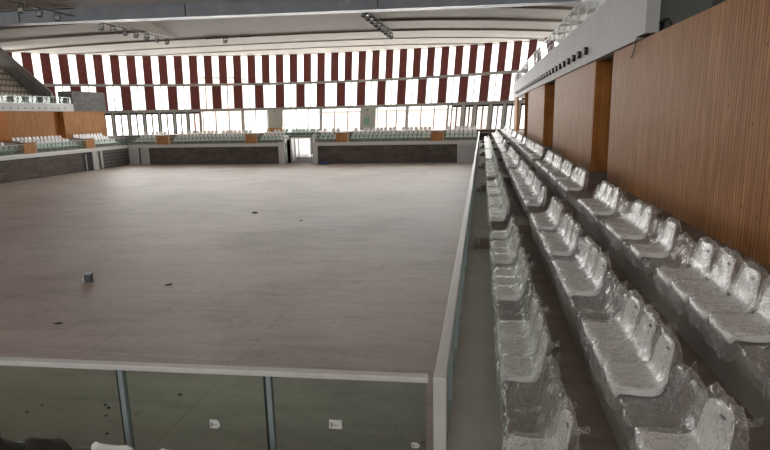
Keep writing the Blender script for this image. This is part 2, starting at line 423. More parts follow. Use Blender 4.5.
# dark shadow-gap strips at seams
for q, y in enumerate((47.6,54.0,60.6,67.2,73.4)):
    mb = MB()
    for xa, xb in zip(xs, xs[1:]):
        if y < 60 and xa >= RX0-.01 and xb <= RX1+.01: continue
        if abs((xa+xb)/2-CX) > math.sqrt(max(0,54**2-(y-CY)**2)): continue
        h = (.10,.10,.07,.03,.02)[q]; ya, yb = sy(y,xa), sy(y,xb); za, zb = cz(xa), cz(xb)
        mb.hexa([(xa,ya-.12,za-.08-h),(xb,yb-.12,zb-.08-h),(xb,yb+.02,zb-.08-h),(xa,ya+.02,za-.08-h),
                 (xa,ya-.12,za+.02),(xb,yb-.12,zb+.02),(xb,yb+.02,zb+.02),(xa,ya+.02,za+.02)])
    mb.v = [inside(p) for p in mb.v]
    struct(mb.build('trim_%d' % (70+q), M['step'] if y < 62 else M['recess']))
mb = MB(); ring = [(CX+49.9*math.cos(2*PI*i/72), CY+49.9*math.sin(2*PI*i/72)) for i in range(72)]
mb.poly([(x,y,15.4) for x,y in ring][::-1]); mb.poly([(x,y,15.6) for x,y in ring])
for i in range(72): a_, b_ = ring[i], ring[(i+1)%72]; mb.quad((*a_,13.1),(*b_,13.1),(*b_,15.6),(*a_,15.6))
mb.box(CX-1,CX+1,CY-1,CY+1,15.41,15.59); struct(mb.build('roof', M['conc']))
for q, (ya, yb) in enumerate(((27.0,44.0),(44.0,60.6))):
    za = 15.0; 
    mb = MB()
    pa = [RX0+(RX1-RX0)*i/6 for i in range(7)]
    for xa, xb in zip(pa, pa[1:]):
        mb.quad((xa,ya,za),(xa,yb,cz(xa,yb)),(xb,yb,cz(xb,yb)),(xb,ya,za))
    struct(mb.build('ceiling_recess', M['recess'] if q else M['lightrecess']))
    mb = MB()
    mb.poly([(RX0,ya,cz(RX0,yb)-.1),(RX0,yb,cz(RX0,yb)),(RX0,ya,za)]); mb.poly([(RX1,ya,cz(RX1)-.1),(RX1,ya,za),(RX1,yb,cz(RX1))])
    yq = ya+(.6 if q else 0); mb.quad((RX0,yq,12.05),(RX0,yq,za),(RX1,yq,za),(RX1,yq,12.05))
    struct(mb.build('ceiling_recess_side', M['ceil']))
    mb = MB(); mb.box(RX1-.25, RX1+.05, ya+.6, yb, 11.93, 12.1); struct(mb.build('trim_%d' % (80+q), M['white']))
# the big beam (the strip of ceiling over it is closed by the beam itself)
def bz(x): return 11.10 - .0148*(x-.46)
mb = MB()
for (ya, yb, za, zb) in ((44.0,44.9,.0,1.08),(43.86,45.04,-.05,.02)):
    mb.hexa([(-66,ya,bz(-66)+za),(20,ya,bz(20)+za),(20,yb,bz(20)+za),(-66,yb,bz(-66)+za),(-66,ya,bz(-66)+zb),(20,ya,bz(20)+zb),(20,yb,bz(20)+zb),(-66,yb,bz(-66)+zb)])
beam = struct(mb.build('ceiling_beam', M['beam'], bevel=.02))
for x in (-54,-39.5,-24,-8,6):
    mb = MB(); mb.box(x-.04, x+.04, 43.96, 44.0, bz(x)+.05, bz(x)+1.0); mb.build('beam_joint', M['black'], beam)

# floodlights hung on tracks
def floodlight(x, y, z, rz, tilt, label):
    t = empty('floodlight', (x, y, z), rz)
    mb = MB()
    for s in (-.22, .22): mb.bar((s,0,0), (s,0,-.42), .035, .05)
    mb.bar((-.24,0,-.01), (.24,0,-.01), .05); mb.bar((0,0,0), (0,0,.14), .05)
    mb.build('bracket', M['black'], t)
    m = Matrix.Rotation(tilt, 4, 'X')
    def tr(p): q = m @ Vector(p); return (q.x, q.y, q.z-.42)
    mb = MB(); a, b = .2, .13
    mb.hexa([tr(p) for p in ((-b,-.1,-.13),(b,-.1,-.13),(a,.16,-.19),(-a,.16,-.19),(-b,-.1,.13),(b,-.1,.13),(a,.16,.19),(-a,.16,.19))])
    for q in range(4): mb.hexa([tr(p) for p in ((-b,-.16,-.1+.06*q),(b,-.16,-.1+.06*q),(b,-.1,-.1+.06*q),(-b,-.1,-.1+.06*q),(-b,-.16,-.085+.06*q),(b,-.16,-.085+.06*q),(b,-.1,-.085+.06*q),(-b,-.1,-.085+.06*q))])
    mb.build('lamp_body', M['black'], t)
    mb = MB(); mb.hexa([tr(p) for p in ((-.17,.161,-.16),(.17,.161,-.16),(.17,.175,-.16),(-.17,.175,-.16),(-.17,.161,.16),(.17,.161,.16),(.17,.175,.16),(-.17,.175,.16))])
    mb.build('lens', M['lens'], t)
    tag(t, label, 'floodlight', 'floodlights under the ceiling')
def track(x, ya, yb, z, label, w=.12):
    t = empty('lighting_track', (x, ya, z))
    mb = MB(); L = yb-ya
    mb.bar((-w,0,0),(-w,L,0),.05); mb.bar((w,0,0),(w,L,0),.05)
    k = 0
    while k*.8 < L-.4:
        mb.bar((-w,k*.8,0),(w,k*.8+.4,0),.03); mb.bar((w,k*.8+.4,0),(-w,min(L,k*.8+.8),0),.03); k += 1
    mb.build('track_frame', M['black'], t)
    mb = MB(); 
    for y in (.5, L/2, L-.3): mb.bar((0,y,0),(0,y,.30),.04)
    mb.build('hanger', M['black'], t)
    tag(t, label, 'lighting track')
zt = cz(RX0)-.25
track(RX0, 44.9, 58.8, zt, 'black lighting track under the ceiling left of the grey recess')
track(RX0, 34.0, 43.7, zt, 'black lighting track at top left before the big grey beam')
zr = cz(RX1)-.22
track(-9.75, 46.0, 62.0, zr, 'black lighting track right of the grey ceiling recess', .2)
for q, y in enumerate((47.15,48.8,50.58,52.31,54.11,55.95,57.85)):
    floodlight(RX0, y, zt-.1, PI+.3*math.sin(q*2.1), .5, 'black floodlight on left ceiling track beyond beam, %s from the beam' % nth(q+1))
for q, y in enumerate((38.2,39.95,41.8)):
    floodlight(RX0, y, zt-.1, PI+.2*q, .45, 'black floodlight on the track before the beam, %s from the left' % nth(q+1))
for q in range(9):
    floodlight(-9.75, 47.2+1.72*q, zr-.1, PI-.4+.1*q, .6, 'black floodlight on the right ceiling track, %s beyond the beam' % nth(q+1))
floodlight(-28.4, 60.4, 12.0, PI, .4, 'single black floodlight alone at the far edge of the grey ceiling recess')
mb = MB(); mb.box(-30.8,-28,60.3,60.5,11.98,12.1); mb.box(-26.6,-25.4,60.3,60.5,11.98,12.08)
tag(mb.build('cable_tray', M['black']), 'short dark cable tray at the far edge of the grey recess beside single floodlight', 'cable tray')

# ---------------------------------------------------------------- terraces
def stepped(name, front, dirx, y0, y1, ws, mat_t, mat_r, last):  # along Y
    pass
RY0, RY1 = -6.0, 66.4
ROWX = [.27, 1.17, 2.14]
STEPZ = [.4, .8, 1.2]
mb = MB(); mb.box(-.38, .27, -1.5, RY1, -.32, 0); struct(mb.build('floor.001', M['deck']))
mb = MB()
mb.box(ROWX[0]+.05, ROWX[1]+.06, RY0, RY1, FLZ, .4); mb.box(ROWX[1]+.05, ROWX[2]+.06, RY0, RY1, FLZ, .8); mb.box(ROWX[2]+.05, 4.6, RY0, RY1, FLZ, 1.2); mb.box(4.6, 9.0, 46, 63, 1.0, 1.2)
struct(mb.build('floor.002', M['tread']))
for k in range(3):
    o_ = MB(); y = RY0
    z0 = STEPZ[k]-.4
    while y < RY1:
        y2 = min(RY1, y+3.9)
        o_.box(ROWX[k], ROWX[k]+.05, y+.006, y2-.006, z0, STEPZ[k]+.002); y = y2
    o_.box(ROWX[k]+.02, ROWX[k]+.05, RY0, RY1, z0, STEPZ[k])
    o_.box(ROWX[k]+.05, ROWX[k]+.42, RY0, RY1, STEPZ[k], STEPZ[k]+.006)
    struct(o_.build('trim_%d' % (90+k), M['riser']))
# concrete wall carrying the deck along the court
mb = MB(); mb.box(-.38, -.08, 4.2, 66.9, FLZ, -.32); struct(mb.build('wall_court_right', M['stone']))

# front stand (under the camera)
mb = MB(); mb.box(-60, -.3, 3.66, 4.16, -.32, 0); mb.box(-60, -.38, 4.0, 4.16, FLZ, -.3); struct(mb.build('floor.003', M['deck']))
mb = MB()
for k, (y, z) in enumerate(((3.66,.4),(2.76,.8),(1.86,1.2),(.96,1.6),(.06,1.6))):
    mb.box(-60, .26, y-.9, y, FLZ, z)
struct(mb.build('floor.004', M['tread']))

# far stand
FY = 67.0
def ring_y(x, z=1.2): return CY + math.sqrt(max(1, (R(z)-.25)**2-(x-CX)**2))
VX0, VX1 = -24.55, -20.9
mb = MB()
for xa, xb in ((-46.5,VX0),(VX1,-.38)):
    mb.box(xa, xb, FY, 67.72, -.35, 0)
    mb.box(xa, xb, 67.72, 68.62, FLZ, .4); mb.box(xa, xb, 68.62, 69.5, FLZ, .8)
mb.box(VX0, VX1, 68.9, 69.5, .62, .8)
struct(mb.build('floor.005', M['tread']))
mb = MB(); n_ = 24
for i in range(n_):
    xa = -50.3 + (54.6)*i/n_; xb = -50.3+54.6*(i+1)/n_
    ya, yb = max(69.5, ring_y(xa)), max(69.5, ring_y(xb))
    if ya <= 69.55 and yb <= 69.55: continue
    mb.hexa([(xa,69.5,1.0),(xb,69.5,1.0),(xb,yb,1.0),(xa,ya,1.0),(xa,69.5,1.2),(xb,69.5,1.2),(xb,yb,1.2),(xa,ya,1.2)])
mb.box(-50.3,4.3,69.5,69.6,.8,1.15)
struct(mb.build('floor.006', M['tread']))
mb = MB(); mb.box(-43.5, -25.3, FY, FY+.3, FLZ, -.35); mb.box(-20.3,-2.9,FY,FY+.3,FLZ,-.35); struct(mb.build('wall_court_far', M['stone']))
mb = MB(); mb.box(-46.6, -25.3, FY-.12, FY+.02, -.38, .02); mb.box(-20.3, -.38, FY-.12, FY+.02, -.38, .02); struct(mb.build('trim_10', M['white'], bevel=.01))
# passage
mb = MB(); mb.box(-25.4,VX0,FY-.15,FY+.35,FLZ,.1); mb.box(VX1,-20.25,FY-.15,FY+.35,FLZ,.1); mb.box(VX0-.1,VX1+.1,FY-.05,FY+.1,.55,.68); struct(mb.build('trim_11', M['white'], bevel=.01))
mb = MB(); mb.box(VX0-.12,VX0,FY,78.6,FLZ,1.0); mb.box(VX1,VX1+.12,FY,78.6,FLZ,1.0); struct(mb.build('wall_passage', M['white']))
mb = MB()
for k in range(5): mb.box(VX0+.0,VX1,70+.3*k,70.3+.3*k,FLZ,FLZ+.1*(k+1))
mb.box(VX0,VX1,71.5,78.4,FLZ,FLZ+.5)
tag(mb.build('passage_steps', M['white']), 'pale steps climbing inside the far doorway toward the bright windows', 'steps')
for q, x in enumerate((VX0+.45, VX0+.95, VX1-.5)):
    mb = MB(); mb.bar((x,FY+.9,FLZ),(x,FY+.9,.55),.09); mb.bar((x,FY+2.6,FLZ),(x,FY+2.6,.5),.07); mb.bar((x,FY+.9,-1.55),(x,FY+2.6,-1.55),.05)
    tag(mb.build('passage_handrail', M['white']), ['white handrail against left side of the far doorway','white handrail just right of the leftmost handrail in the far doorway','white handrail on the right side of the far doorway'][q], 'handrail', 'handrails in the far doorway')
# white panels around the court edge
def panel(x0,x1,y0,y1,z0,z1,label):
    t = MB(); t.box(x0,x1,y0,y1,z0,z1); o = t.build('white_wall_panel', M['fascia'], bevel=.02)
    dx = x1-x0; dy = y1-y0; f = MB()
    if dx > dy:
        for a,b,c,d in ((x0,x0+.12,z0,z1),(x1-.12,x1,z0,z1),(x0,x1,z1-.12,z1)): f.box(a,b,y0-.04,y0,c,d)
    else:
        for a,b,c,d in ((y0,y0+.12,z0,z1),(y1-.12,y1,z0,z1),(y0,y1,z1-.12,z1)): f.box(x1,x1+.04,a,b,c,d)
    f.build('panel_frame', M['white'], o)
    tag(o, label, 'wall panel')
panel(-2.9,-.5,FY-.02,FY+.2,FLZ,-.35,'white framed wall panel at the right end of the far dark wall')
panel(-46.4,-45.0,FY-.02,FY+.2,FLZ,-.38,'white wall panel in the far left corner, nearer the mesh screen')
panel(-44.7,-43.5,FY-.02,FY+.2,FLZ,-.38,'white wall panel in the far left corner beside the dark stone wall')
panel(-46.9,-46.5,60.0,60.95,FLZ,-.33,'wide white wall panel on the left wall under the stand')
panel(-46.9,-46.5,61.5,61.85,FLZ,-.33,'narrow white post on the left wall beside the mesh screen')
mb = MB(); mb.box(-46.75,-46.6,61.95,66.9,FLZ,-.35); tag(mb.build('mesh_screen', M['mesh']), 'dark diamond mesh screen in the far left corner under the stand', 'screen')
mb = MB(); mb.box(-46.85,-46.62,58.3,59.95,FLZ,-.45); o=tag(mb.build('service_door', M['black']), 'black doorway in left wall beside the wide white panel', 'door')
mb = MB(); mb.box(-46.62,-46.56,58.9,59.0,FLZ,-.6); mb.build('door_edge', M['white'], o)

# left stand (mirror of the right)
LX = -46.6; LR = [-47.4,-48.3,-49.25]
mb = MB(); mb.box(LR[0],LX+.1,8,FY,-.35,0); mb.box(LR[1],LR[0],8,FY,FLZ,.4); mb.box(LR[2],LR[1],8,FY,FLZ,.8); mb.box(-50.6,LR[2],8,FY+2.5,FLZ,1.2); struct(mb.build('floor.007', M['tread']))
mb = MB(); mb.box(LX-.05,LX+.12,8,FY,-.38,.02); struct(mb.build('trim_12', M['white'], bevel=.01))
mb = MB(); mb.box(LX-.3,LX,8,58.3,FLZ,-.35); mb.box(LX-.3,LX-.1,58.3,FY,FLZ,-.35); struct(mb.build('wall_court_left', M['stone']))
mb = MB(); mb.box(-50.9,-50.6,8,59.4,1.2,4.5); struct(mb.build('wall_left', M['wood']))
mb = MB(); mb.box(-50.9,-50.6,61.1,68.6,1.2,4.5); struct(mb.build('wall_left.001', M['wood']))
mb = MB(); mb.box(-51.6,-50.6,61.0,61.1,1.2,4.5); mb.box(-51.6,-51.4,59.4,61.0,1.2,4.5); struct(mb.build('trim_13', M['pine']))
mb = MB(); mb.box(-50.65,-50.58,51.5,52.6,1.2,4.5); struct(mb.build('trim_14', M['pine']))
mb = MB(); mb.box(-51.0,-50.45,8,62.75,4.5,5.4); lf=struct(mb.build('wall_left_fascia', M['fascia'], bevel=.01))
for k in range(10):
    mb = MB(); y = 52.2+1.0*k; mb.tube([(-50.44,y,4.85),(-50.60,y,4.85)],.11,10); mb.build('vent_hole', M['slat'], lf)
mb = MB(); mb.box(-58.5,-50.7,8,69,4.5,4.75); struct(mb.build('floor.008', M['conc']))
mb = MB(); mb.box(-52.5,-50.5,62.8,69.0,4.52,7.0); struct(mb.build('wall_left_block', M['dconc']))
mb = MB()
for k in range(7): mb.box(-52.0-.85*(k+1)-.05,-52.0-.85*k,40,59.8,4.7,5.3+.74*(k+1)-.6)
struct(mb.build('floor.009', M['parapet']))
# sloping end wall of the upper left stand
mb = MB(); 
mb.hexa([(-50.9,59.95,4.8),(-50.9,60.15,4.8),(-58.9,60.15,4.8),(-58.9,59.95,4.8),(-50.9,59.95,6.0),(-50.9,60.15,6.0),(-58.9,60.15,13.0),(-58.9,59.95,13.0)])
mb.hexa([(-50.9,59.7,6.1),(-50.9,60.2,6.1),(-58.9,60.2,13.1),(-58.9,59.7,13.1),(-50.9,59.9,6.7),(-50.9,60.2,6.7),(-58.9,60.2,13.7),(-58.9,59.9,13.7)])
struct(mb.build('wall_left_parapet', M['parapet']))

# right wall: ribbed timber panels, niches and pine boards
WX = 3.6; WT = 4.78
for k, (a, b) in enumerate(((-6,16.9),(19.55,29.7),(34.6,46.3),(61.0,66.4))):
    mb = MB(); mb.box(WX, WX+.18, a, b, 1.2, WT); struct(mb.build('wall_right.%03d' % (k+1), M['wood']))
for k, (a, b) in enumerate(((19.38,19.55),(34.43,34.6),(49.9,50.1),(60.8,61.0))):
    mb = MB(); mb.box(WX+.005, WX+(1.1 if k < 3 else .19), a, b, 1.2, WT); struct(mb.build('trim_%d' % (15+k), M['pine']))
mb = MB(); mb.box(WX+.9,WX+1.1,-6,49.9,1.2,WT); struct(mb.build('wall_right.006', M['conc']))
# upper tier fascia
mb = MB(); mb.hexa([(3.5,14.0,WT),(3.75,14.0,WT),(3.75,67.5,WT),(3.5,67.5,WT),(3.5,14.0,6.3),(3.75,14.0,6.3),(3.75,67.5,6.42),(3.5,67.5,6.42)])
rf = struct(mb.build('wall_right_fascia', M['fascia'], bevel=.01))
mb = MB(); mb.box(3.48,3.76,13.4,14.0,WT+.06,8.4); struct(mb.build('wall_right_fascia_end', M['fascia']))
mb = MB(); mb.box(3.77,5.0,13.7,14.1,WT+.02,8.4); struct(mb.build('wall_right_fascia_end.001', M['pillar2']))
y = 20.4
for k in range(32):
    mb = MB(); mb.tube([(3.36,y-.03,5.19),(3.62,y,5.19)],.13,14); mb.build('vent_hole', M['black'], rf)
    mb = MB(); mb.tube([(3.494,y,5.19),(3.52,y,5.19)],.155,14); mb.build('vent_ring', M['fascia'], rf)
    y += 1.28
mb = MB(); mb.box(3.6,12,14,67.5,WT+.02,5.1); struct(mb.build('floor.010', M['conc']))
mb = MB()
for k in range(6): mb.box(5.2+.85*k,5.3+.85*(k+1),14,66,5.0,5.4+.5*(k+1))
struct(mb.build('floor.011', M['conc']))
mb = MB(); mb.box(4.9,5.2,-6,13.9,WT-.1,9.2); struct(mb.build('wall_right_upper', M['dconc']))
mb = MB(); mb.box(3.78,5.2,-6,13.9,WT-.15,WT); struct(mb.build('floor.012', M['conc']))

# ---------------------------------------------------------------- railings
def railing(name, label, pts, h, step, glassmat, capw=.1, capmat='cap', posts=True, postw=.06, skip0=0, postmat='post', caph=.05, gap=.03, split=True):
    """pts: start, end on the deck"""
    a = Vector(pts[0]); b = Vector(pts[1]); d = (b-a); L = d.length; d.normalize()
    t = empty(name, tuple(a)); tag(t, label, 'railing')
    n = Vector((-d.y, d.x, 0))
    mb = MB(); mb.bar((0,0,h-caph/2), tuple(d*L+Vector((0,0,h-caph/2))), capw, caph); mb.build('cap_rail', M[capmat], t, bevel=.006)
    mb = MB(); mb.bar(tuple(Vector((0,0,.04))), tuple(d*L+Vector((0,0,.04))), .05, .08); mb.build('base_rail', M['steel'], t)
    s = skip0; last = 0.0; cuts = [0.0]
    while s < L-.05:
        p = d*s
        mb = MB(); mb.bar(tuple(p+Vector((0,0,0))), tuple(p+Vector((0,0,h-caph))), postw, postw*.7, up=tuple(d)); mb.build('post', M[postmat], t)
        if L < 80 and postw > .05 and split:
            mb = MB(); q = p + d*(postw*.5+.008); mb.bar(tuple(q), tuple(q+Vector((0,0,h-caph))), .018, .03, up=tuple(d)); mb.build('post_gasket', M['dark'], t)
        cuts.append(s); s += step
    cuts.append(L)
    for u, v in zip(cuts, cuts[1:]):
        if v-u < .1: continue
        mb = MB(); mb.bar(tuple(d*(u+.02)+Vector((0,0,h/2))), tuple(d*(v-.02)+Vector((0,0,h/2))), .012, h-.12); mb.build('glass_pane', M[glassmat], t)
    return t
fr = railing('glass_railing', 'white capped green glass railing running across the foreground', ((-.42,4.27,0),(-11.4,3.80,0)), 1.05, 1.39, 'glass', .085, skip0=1.39)
rr = railing('glass_railing', 'long white capped glass railing along the right edge of the court', ((-.32,4.27,0),(-.32,66.7,0)), 1.05, 1.37, 'glass', .10, skip0=1.39)
# wide corner post
mb = MB(); mb.box(-.375,-.265,4.22,4.32,0,1.06); tag(mb.build('corner_post', M['cap'], bevel=.006), 'wide white corner post where the two foreground railings meet', 'post')
# stickers on the foreground glass
def ypane(x): return 4.27 + (x+.42)*(.47/10.98) - .012
def sticker2(x, z, w, h, tear, label):
    y = ypane(x)
    t = MB(); pts = [(x-w/2,y,z-h/2),(x+w/2*(1-.6*tear),y,z-h/2),(x+w/2,y,z-.1*h),(x+w/2*(1-.5*tear),y,z+h/2),(x-w/2,y,z+h/2)]
    back = [(p[0],p[1]+.002,p[2]) for p in pts]; t.poly(pts); t.poly(back[::-1])
    for i in range(5): t.quad(pts[i], pts[(i+1)%5], back[(i+1)%5], back[i])
    o = t.build('sticker', M['paper']); k = MB()
    k.poly([(x-w*.38,y-.002,z-h*.32),(x-w*.22,y-.002,z-h*.32),(x-w*.22,y-.002,z-h*.1),(x+w*.2,y-.002,z-h*.1),(x+w*.2,y-.002,z-h*.02),(x-w*.22,y-.002,z-h*.02),(x-w*.22,y-.002,z+h*.2),(x-w*.38,y-.002,z+h*.2)])
    k.build('printing', M['ink'], o); tag(o, label, 'sticker')
sticker2(-1.23,.56,.115,.085,0,'square white sticker on the foreground glass right of second post')
sticker2(-2.34,.50,.10,.085,.9,'torn white sticker on the foreground glass between the two posts')
sticker2(-.53,.40,.07,.05,.8,'small torn white sticker low on the glass near corner post')

# far and left rails, broken at the plywood entrance boxes
FB = [(-42.25,-40.6),(-29.85,-28.35),(-17.9,-16.4),(-6.0,-4.6)]
segs = [(-46.5,-42.3),(-40.55,-29.9),(-28.3,VX0-.6),(VX1+.6,-17.95),(-16.35,-6.05),(-4.55,-.5)]
nm = ['from left corner to the first plywood box','between the first and second plywood boxes','from second plywood box to the doorway','from the doorway to the third plywood box','between the third and fourth plywood boxes','from last plywood box to the right corner']
for (a, b), s_ in zip(segs, nm):
    railing('parapet', 'green glass parapet of the far stand, '+s_, ((a,FY+.08,0),(b,FY+.08,0)), 1.05, 2.1, 'farglass', .05, 'steel', postw=.04)
railing('parapet', 'green glass parapet around the top of the far doorway', ((VX0-.3,FY+1.5,.8),(VX1+.3,FY+1.5,.8)), .95, 1.3, 'farglass', .05, 'steel', postw=.04)
for a, s_ in ((VX0-.25,'left'),(VX1+.25,'right')):
    t = empty('sloping_parapet', (a, FY+.1, 0)); mb = MB()
    mb.hexa([(-.01,0,0),(.01,0,0),(.01,1.5,.8),(-.01,1.5,.8),(-.01,0,.95),(.01,0,.95),(.01,1.5,1.75),(-.01,1.5,1.75)]); mb.build('glass_pane', M['farglass'], t)
    mb = MB(); mb.bar((0,0,.97),(0,1.5,1.77),.05); mb.build('cap_rail', M['white'], t)
    mb = MB(); mb.bar((0,0,0),(0,0,.97),.05); mb.build('post', M['white'], t)
    tag(t, 'sloping glass parapet on the %s side of the far doorway' % s_, 'railing')
for q, (a, b) in enumerate(FB):
    t = empty('entrance_box', ((a+b)/2, FY+.45, 0))
    w = (b-a)/2
    mb = MB(); mb.box(-w,w,-.4,.2,0,1.12); mb.build('front_board', M['box'], t, bevel=.01)
    mb = MB(); mb.box(-w-.1,w+.1,-.42,.3,1.12,1.2); mb.build('top_board', M['step'], t, bevel=.01)
    tag(t, 'orange plywood aisle box on the front of the far stand, %s from the left' % nth(q+1), 'box', 'plywood boxes on the far stand')
LB = [(50.1,51.7),(59.3,60.8)]
for q, (a, b) in enumerate(LB):
    t = empty('entrance_box', (LX-.45, (a+b)/2, 0)); w = (b-a)/2
    mb = MB(); mb.box(-.2,.45,-w,w,0,1.12); mb.build('front_board', M['box'], t, bevel=.01)
    mb = MB(); mb.box(-.3,.47,-w-.1,w+.1,1.12,1.2); mb.build('top_board', M['step'], t, bevel=.01)
    tag(t, ['plywood aisle box on the left stand nearest the left frame edge','plywood aisle box on the left stand nearer the far corner'][q], 'box', 'plywood boxes on the left stand')
for a, b, s_ in ((20,50.05,'before the first plywood box'),(51.75,59.25,'between its two plywood boxes'),(60.85,66.8,'beside the far corner')):
    railing('parapet', 'green glass parapet of the left stand '+s_, ((LX-.02,a,0),(LX-.02,b,0)), 1.05, 1.9, 'farglass', .05, 'steel', postw=.04)
# upper railings
railing('balcony_railing', 'glass railing along the top of the left balcony fascia', ((-50.6,30,5.4),(-50.6,62.6,5.4)), .82, 1.6, 'farglass', .04, 'steel', postw=.05)
railing('balcony_railing', 'glass and steel railing along the top of the right balcony', ((3.62,14.2,6.3),(3.62,67.0,6.42)), .98, 1.85, 'clear', .05, 'steel', postw=.05, postmat='steel', split=False)
for q, zz in enumerate((.35, .68)):
    mb = MB(); mb.bar((3.62,14.2,6.3+zz),(3.62,67,6.42+zz),.014); tag(mb.build('guard_wire', M['steel']), ['lower thin steel rail of the right balcony railing','upper thin steel rail of the right balcony railing'][q], 'rail')
# sloping slatted guards and stair rails on the right balcony
for q, y in enumerate((29.5,33.8,40.5,50.5)):
    t = empty('stair_guard', (3.95, y, 6.35)); L = 2.6
    mb = MB()
    for i in range(13):
        f = i/12; mb.bar((0,L*f,0),(0,L*f,1.15-.1*math.sin(f*PI)),.03,.10,up=(0,1,0))
    mb.build('slats', M['slat'], t)
    mb = MB(); mb.tube([(0,-.1,.7),(0,0,1.15),(0,L*.5,1.32),(0,L,1.2),(0,L+.1,.6)],.035); mb.build('hand_rail', M['steel'], t)
    tag(t, 'grey slatted stair guard on the right balcony, %s from the near end' % nth(q+1), 'stair guard', 'slatted guards on the right balcony')
# cable and clamp over the timber wall
mb = MB(); mb.tube([(3.585,14.9,4.45),(3.55,14.5,4.6),(3.47,14.1,4.76),(3.47,13.95,4.84),(3.6,13.5,4.83)],.012,6)
tag(mb.build('loose_cable', M['black']), 'thin black cable hanging over the top of the timber wall', 'cable')
mb = MB(); mb.tube([(3.85,13.5,4.80),(3.85,13.5,5.06),(3.87,13.2,5.08),(3.9,12.9,4.84)],.03,8); mb.bar((3.85,13.64,5.07),(3.87,13.2,5.08),.06)
tag(mb.build('pipe_clamp', M['black']), 'black clamp on the ledge above the timber wall', 'clamp')

# ---------------------------------------------------------------- steps of the aisles
AIS = [13.0, 22.9, 32.8, 42.7, 52.6, 61.5]; AW = 1.2
for q, y in enumerate(AIS):
    for x0, x1, z0, z1, w, nme in ((.88,1.168,.407,.60,AW,'between the front and middle rows'),(1.83,2.138,.807,1.0,AW,'between the middle and wall-side rows'),(-.02,.265,0,.27,AW*.8,'on the walkway against the front row'),(-.17,-.03,0,.135,AW*.55,'on the walkway, the smaller one')):
        mb = MB(); mb.box(x0,x1,y,y+w,z0,z1); o = mb.build('step_block', M['step'], bevel=.008)
        tag(o, 'brown step block '+nme+', %s aisle from the camera' % nth(q+1), 'step', 'step blocks of the right stand aisles')

# ---------------------------------------------------------------- seats
def lerp(a, b, t): return a+(b-a)*t
PROF = [(-.015,.045),(0,.085),(.03,.102),(.10,.10),(.20,.092),(.30,.095),(.355,.115),(.395,.165),(.415,.23),(.435,.31),(.452,.39),(.462,.445),(.467,.47)]
WID  = [.215,.222,.226,.228,.228,.226,.224,.218,.210,.200,.188,.168,.130]
def shell_mesh(name, mat, detail=True):
    mb = MB(); nx = 13 if detail else 5
    rows = []
    for (x, z), w in zip(PROF, WID):
        r = []
        for j in range(nx):
            u = -1+2*j/(nx-1)
            e = abs(u)**3
            back = max(0, min(1, (z-.12)/.2)) if x > .3 else 0
            rx = x - .035*e*back; rz = z + (.022*e*(1-back) if x > .02 else 0) - (.012*e if z > .44 else 0)
            r.append((rx, u*w, rz))
        rows.append(r)
    # tongue-shaped rounded top
    mb.grid(rows)
    t = .014
    rows2 = []
    for i, r in enumerate(rows):
        a = PROF[max(0,i-1)]; b = PROF[min(len(PROF)-1,i+1)]
        dx, dz = b[0]-a[0], b[1]-a[1]; l = math.hypot(dx,dz); nx_, nz_ = dz/l, -dx/l
        rows2.append([(p[0]+nx_*t, p[1], p[2]+nz_*t) for p in r])
    mb.grid(rows2, flip=True)
    n = len(rows); m = len(rows[0])
    for seq in ([(i,0) for i in range(n)], [(n-1,j) for j in range(m)], [(i,m-1) for i in range(n-1,-1,-1)], [(0,j) for j in range(m-1,-1,-1)]):
        for (a,b),(c,d) in zip(seq, seq[1:]): mb.quad(rows[a][b], rows[c][d], rows2[c][d], rows2[a][b], True)
    # turned-down skirt under the pan
    P1 = [rows[i][0] for i in range(7,-1,-1)] + rows[0][1:-1] + [rows[i][-1] for i in range(0,8)]
    P2 = [(p[0]*.97+.008, p[1]*.95, max(.012, p[2]-.075)) for p in P1]
    mb.grid([P1, P2]); mb.grid([[(p[0]*.99+.003,p[1]*.985,p[2]) for p in P1],[(p[0]*.99+.003,p[1]*.985,p[2]) for p in P2]], flip=True)
    return mb.mesh(name, mat)
def mount_mesh():
    mb = MB(); mb.box(.05,.33,-.15,.15,.0,.03); mb.box(.07,.11,-.15,.15,.03,.088); mb.box(.28,.32,-.15,.15,.03,.084)
    return mb.mesh('bracket', M['mount'])
def slot_mesh():
    mb = MB(); mb.hexa([(.4395,-.028,.385),(.4575,-.028,.385),(.4575,.028,.385),(.4395,.028,.385),(.442,-.028,.401),(.460,-.028,.401),(.460,.028,.401),(.442,.028,.401)])
    return mb.mesh('grip_slot', M['dark'])
